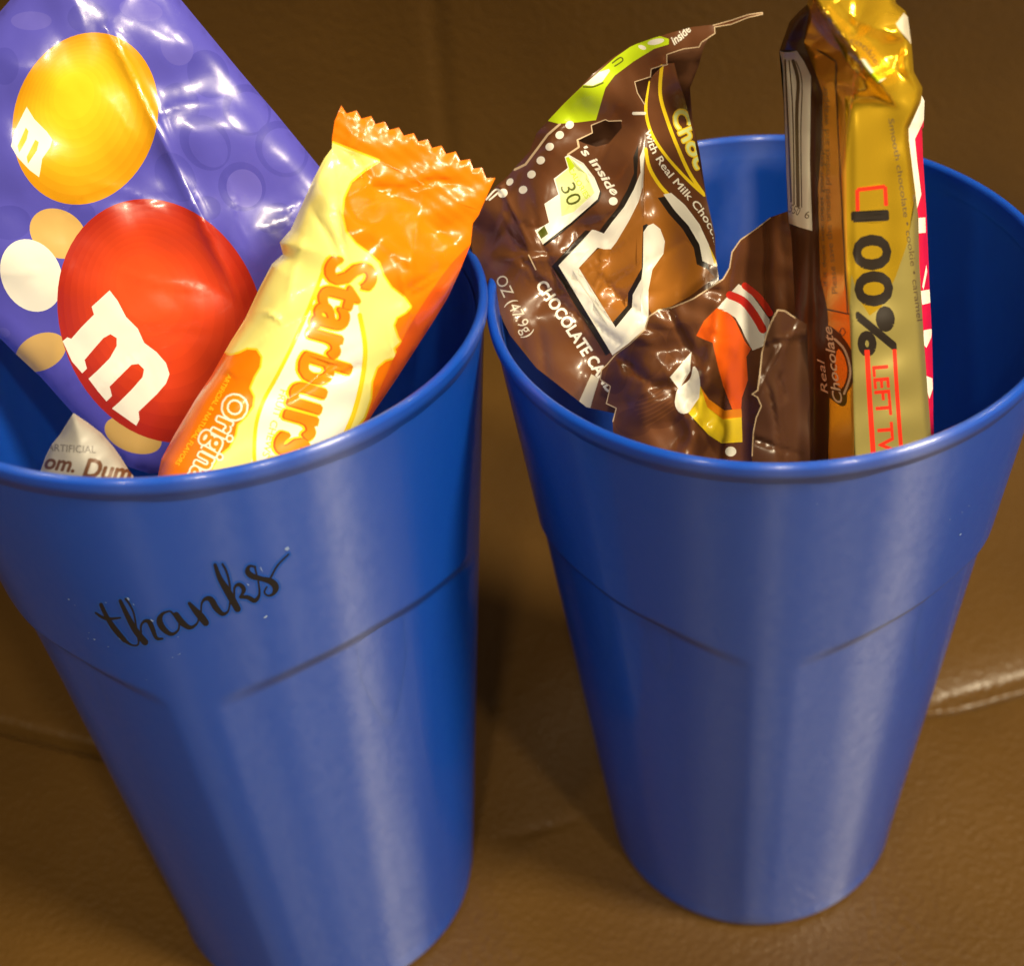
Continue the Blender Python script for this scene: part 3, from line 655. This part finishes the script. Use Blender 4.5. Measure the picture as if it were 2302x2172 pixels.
# ------------------------------------------------------------------ second brown wrapper, in front (right cup)
def build_front():
    t = thing('chocolate_wrapper', 'low torn brown wrapper with a white and yellow swoosh and red stripes', 'candy wrapper', (.03, .15, .13), 'torn brown chocolate wrappers')
    edge = [(1988, 110), (1900, 180), (1800, 250), (1745, 330), (1730, 430), (1690, 500), (1600, 560), (1500, 625), (1370, 680), (1280, 695), (1215, 740), (1190, 820), (1100, 910), (1000, 985), (945, 1050), (912, 1080), (902, 1145), (968, 1190), (942, 1300), (1005, 1330), (985, 1410)]
    outer = K5([(2060, 1700), (2180, 1000), (2260, 40), (2100, 70)] + edge + [(1000, 1640), (1300, 1900), (1700, 1950)])
    sh = []
    for (x, y, rx, ry, a, m) in [(1215, 990, 110, 160, 20, 'brown2'), (1010, 1130, 70, 110, 10, 'brown2'), (1290, 1330, 170, 130, -10, 'brown2'), (1420, 900, 90, 120, 10, 'brown2'), (1120, 1420, 120, 90, 0, 'brown2')]: sh += ell(K5, (x, y), rx, ry, m, a)
    for k in range(7): sh += stroke(K5([(1090 + 18 * k, 1290 + 26 * k), (1200 + 14 * k, 1265 + 22 * k), (1330 + 8 * k, 1190 + 24 * k)]), 3.2, 'brown', n=4)
    sh += poly(K5([(1650, 690), (1720, 700), (1770, 770), (1830, 900), (1870, 950), (1840, 1000), (1850, 1150), (1812, 1260), (1805, 1345), (1750, 1335), (1690, 1180), (1655, 1050), (1625, 910), (1560, 885), (1520, 865), (1570, 770)]), 'orangered')
    sh += poly(K5([(1740, 590), (1790, 535), (1850, 570), (1930, 680), (1988, 760), (1990, 860), (1950, 930), (1880, 960), (1830, 870), (1770, 750), (1720, 715), (1655, 690)]), 'white')
    sh += stroke(K5([(1735, 605), (1820, 645), (1890, 730), (1945, 825)]), 18, 'red') + stroke(K5([(1830, 545), (1920, 620), (1990, 720)]), 15, 'red')
    sh += poly(K5([(1352, 1130), (1490, 968), (1482, 1090), (1410, 1208)]), 'white') + poly(K5([(1410, 1200), (1480, 1140), (1500, 1062), (1530, 1090), (1545, 1170), (1540, 1260), (1480, 1350), (1420, 1360), (1385, 1310), (1390, 1240)]), 'white', sm=3)
    sh += poly(K5([(1545, 1185), (1600, 1270), (1700, 1342), (1808, 1332), (1815, 1545), (1680, 1552), (1600, 1500), (1470, 1360), (1538, 1262)]), 'yellow') + poly(K5([(1548, 1190), (1600, 1270), (1700, 1342), (1808, 1332), (1812, 1385), (1690, 1400), (1590, 1320)]), 'lettero')
    sh += ell(K5, (1740, 1605), 36, 32, 'white', n=16)
    sh += stroke(K5(edge), 5, 'torn', sm=False)
    pl = Plane((1480, 790), -4, 20)
    def h(V, d):
        v = (V - np.array([1030, 450])) / .35211
        curl = -.022 * sstep(v[:, 0], 1640, 2050) - .006 * sstep(-v[:, 0], -1250, -900)
        fold = .0016 * np.exp(-((v[:, 0] - 1640 + .25 * (v[:, 1] - 900)) / 60) ** 2)
        return curl + fold + crumple(V, 71, 120, .0022, 5) + crumple(V, 12, 70, .0005, 4) + creases(V, 17, 30, (1350, 600, 1720, 1000), .0008)
    sheet(t, pl, outer, sh, M, h, 9, 'film', 'brown', backmat='inner')
build_front()

# ------------------------------------------------------------------ small torn flap beside the gold bar
def build_flap():
    t = thing('wrapper_scrap', 'small torn brown wrapper scrap, coloured darker for shade, against the lower left of the gold bar', 'wrapper scrap', (.045, .14, .13))
    edge = [(420, 712), (350, 665), (298, 658), (250, 750), (220, 830), (190, 950), (175, 1100), (160, 1210), (120, 1238), (160, 1262), (185, 1320), (150, 1400), (130, 1500), (122, 1660)]
    outer = K7(edge + [(140, 1900), (520, 1950), (520, 1300), (500, 760)])
    sh = stroke(K7(edge), 3.5, 'torn', sm=False)
    pl = Plane((1740, 890), -20, 20)
    h = lambda V, d: crumple(V, 51, 110, .0012, 4) + creases(V, 52, 8, (1690, 700, 1800, 1000), .0010) - .004 * sstep(V[:, 0], 1740, 1800)
    sheet(t, pl, outer, sh, M, h, 7, 'film', 'brownshade', backmat='inner')
build_flap()

# ------------------------------------------------------------------ gold bar (right cup)
def build_gold():
    t = thing('chocolate_bar', 'tall gold foil chocolate bar with black and red lettering, standing in the right cup', 'chocolate bar', (.05, .16, .13))
    rt = [(1090, -90), (1110, 20), (1172, 70), (1192, 115), (1217, 300), (1232, 490), (1292, 600), (1283, 690), (1240, 790), (1197, 880), (1200, 960), (1245, 1330), (1265, 1500), (1270, 1800), (1300, 2300), (1330, 2720), (1352, 3000), (1370, 3250)]
    lf = [(470, 3300), (478, 3050), (470, 2700), (440, 2400), (420, 2150), (408, 1900), (392, 1600), (370, 1500), (340, 700), (310, 350), (330, 290), (380, 150), (440, 80), (500, 30), (530, -90)]
    outer = K6(rt + lf)
    S7 = lambda P: K6(np.asarray(P, float) + [0, 1463.5])
    sh = []
    # left face: cocoa brown, then the amber edge
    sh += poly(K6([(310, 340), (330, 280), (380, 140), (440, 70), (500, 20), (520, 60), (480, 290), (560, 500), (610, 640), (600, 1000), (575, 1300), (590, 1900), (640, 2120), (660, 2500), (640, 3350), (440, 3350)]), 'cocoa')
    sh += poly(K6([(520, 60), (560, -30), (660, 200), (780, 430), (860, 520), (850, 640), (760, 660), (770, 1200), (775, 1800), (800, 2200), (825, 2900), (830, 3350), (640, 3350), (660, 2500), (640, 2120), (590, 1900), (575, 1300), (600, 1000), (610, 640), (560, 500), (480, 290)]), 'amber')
    sh += stroke(K6([(570, 340), (700, 420), (700, 620), (725, 1100), (755, 1700), (778, 2150)]), 3, 'bar', sm=False) + stroke(S7([(630, 655), (790, 690)]), 3.5, 'black', sm=False)
    lab = [(312, 345), (430, 345), (480, 420), (528, 520), (524, 800), (520, 1100), (537, 1582), (450, 1557), (375, 1530), (360, 1200), (345, 700)]
    sh += poly(K6(lab), 'label', 'barcode_label')
    for (p_, w_) in (([(350, 410), (372, 900), (392, 1380)], 4), ([(378, 415), (400, 700), (410, 1100), (412, 1400)], 3), ([(405, 415), (440, 560), (430, 800), (440, 1410)], 8), ([(425, 420), (466, 560), (458, 900), (464, 1420)], 2.5)): sh += stroke(K6(p_), w_, 'bar', 'barcode_label', n=4)
    sh += text('550', K6([(372, 1450), (440, 1478)]), 20, 'bar', part='barcode_label') + text('6', K6([(480, 1492), (512, 1500)]), 18, 'bar', part='barcode_label')
    sh += text('Please save the unused product and wrapper', K6([(712, 2010), (665, 1500), (655, 1000), (640, 590)]), 14, 'bar', off=0)
    sh += text('if it does not meet your expectations', K6([(640, 1960), (615, 1500), (612, 1000), (605, 720)]), 10, 'bar', off=0)
    # logo: dark oval with script
    sh += poly(S7([(640, 770), (700, 800), (785, 900), (828, 1010), (832, 1100), (802, 1190), (777, 1230), (772, 1300), (740, 1322), (690, 1290), (620, 1230), (590, 1150), (580, 1000), (580, 870), (590, 820)]), 'cocoa', sm=3)
    sh += poly(S7([(705, 940), (745, 960), (775, 1050), (770, 1130), (735, 1200), (690, 1130)]), 'amber', sm=3) + stroke(S7([(690, 860), (755, 930), (793, 1040), (792, 1130), (755, 1235)]), 5, 'torn')
    sh += text('Chocolate', S7([(745, 1295), (712, 1110), (690, 930), (668, 770)]), 21, 'torn', off=.012, shear=.3) + text('Real', S7([(645, 1235), (632, 1120), (615, 990)]), 16, 'torn', off=.006, shear=.3)
    sh += stroke(S7([(765, 812), (745, 838), (724, 812), (745, 785), (765, 812)]), 2.2, 'black') + text('R', S7([(738, 825), (738, 800)]), 8, 'black')
    sh += poly(S7([(1250, -150), (1190, 200), (1110, 430), (1010, 640), (930, 700), (865, 600), (805, 420), (790, 700), (815, 1100), (830, 1900), (1420, 1900), (1360, 1600), (1290, 700)]), 'dullgold')  # dull V-shaped reflection painted into the foil colour
    # gold face lettering
    sh += stroke(K6([(848, 1445), (845, 1300), (1036, 1277), (1043, 1410)]), 9, 'red', sm=False, caps=False)
    sh += text('100%', K6([(815, 1462), (830, 1750), (845, 2050), (868, 2435)]), 82, 'black', bw=9)
    sh += stroke(S7([(912, 935), (932, 1300), (965, 1800)]), 11.5, 'red', caps=False) + stroke(S7([(1100, 930), (1120, 1260), (1160, 1800)]), 9, 'red', caps=False)
    sh += text('LEFT TWIX', S7([(950, 1050), (985, 1470), (1010, 1880)]), 36, 'red', bw=2.5)
    sh += text('Smooth chocolate \u2022 cookie \u2022 caramel', K6([(1058, 815), (1115, 1150), (1165, 1500), (1205, 1780), (1255, 2200)]), 13, 'bar', off=.004)
    sh += text('cookies', K6([(790, 290), (880, 330), (985, 470)]), 15, 'bar', off=.004)
    sh += poly(K6([(870, 400), (960, 500), (1045, 530), (985, 575), (920, 510)]), 'green') + poly(K6([(870, 400), (900, 405), (960, 490), (940, 500)]), 'white') + poly(K6([(1000, 545), (1045, 530), (985, 575)]), 'white')
    sh += poly(K6([(1110, 160), (1165, 85), (1192, 115), (1215, 300), (1140, 210)]), 'label')
    pl = Plane((1920, 815), 6, 24)
    def h(V, d):
        v = (V - np.array([1650, 0])) / .32797; x, y = v[:, 0], v[:, 1]
        rid = np.interp(y, [-100, 500, 1200, 1900, 2200, 3300], [560, 830, 745, 765, 800, 830])
        h0 = np.where(x < rid, -(rid - x) * .000034, -np.clip((x - rid - 120) / 500, 0, 2) ** 2 * .0042)
        gro = -.0014 * np.exp(-((x - 560) / 45) ** 2) * sstep(y, 450, 700)
        cyl = .0007 * np.cos((x - 800) / 66.0) * (1 - sstep(y, 1700, 2800)) * sstep(x, 780, 860)
        top = 1 - sstep(y, 450, 760)
        cr = crumple(v, 61, 460, .0085, 3, True) * top + crumple(v, 62, 300, .0030, 3, True) * top
        dia = .0065 * np.exp(-(np.abs((x - 780) * .80 - (y - 280) * .60) / 55) ** 1.2) * top
        wr = crumple(v, 5, 520, .0008, 4)
        return h0 + gro + cyl + cr + dia + wr - .0040 * (1 - np.clip(d / 12, 0, 1)) ** 2
    def hb(V, d): return h(V, d) - .0004 - pillow(d, 40, .007)
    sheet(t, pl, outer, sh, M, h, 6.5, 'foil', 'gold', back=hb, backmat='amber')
build_gold()

# ------------------------------------------------------------------ crimson bar behind the gold one
def build_crimson():
    t = thing('chocolate_bar', 'crimson and white wrapped bar, mostly hidden behind the gold bar', 'chocolate bar', (.06, .165, .13))
    outer = K6([(1170, 640), (1285, 650), (1306, 690), (1300, 870), (1290, 880), (1296, 1080), (1322, 1500), (1342, 2000), (1358, 2300), (1364, 2600), (1366, 2840), (1380, 3250), (1000, 3300), (1000, 700)])
    S7 = lambda P: K6(np.asarray(P, float) + [0, 1463.5])
    sh = poly(K6([(1150, 640), (1310, 640), (1310, 800), (1283, 865), (1240, 950), (1255, 1100), (1285, 1330), (1240, 1480), (1150, 1500)]), 'white', 'end_seal')
    for p_ in ([(1255, 30), (1312, 25), (1315, 130), (1260, 135)], [(1280, 530), (1340, 520), (1350, 610), (1290, 625)], [(1300, 800), (1358, 790), (1352, 850), (1320, 920), (1300, 900)], [(1290, 500), (1320, 350), (1325, 400), (1300, 520)], [(1310, 1110), (1360, 1130), (1364, 1200), (1340, 1270), (1318, 1200)]): sh += poly(S7(p_), 'white')
    pl = Plane((2040, 660), 6, 24)
    h = lambda V, d: pillow(d, 60, .004) + crumple(V, 77, 90, .0012, 5)
    sheet(t, pl, outer, sh, M, h, 8, 'film', 'crimson', back=lambda V, d: -pillow(d, 60, .004))
build_crimson()
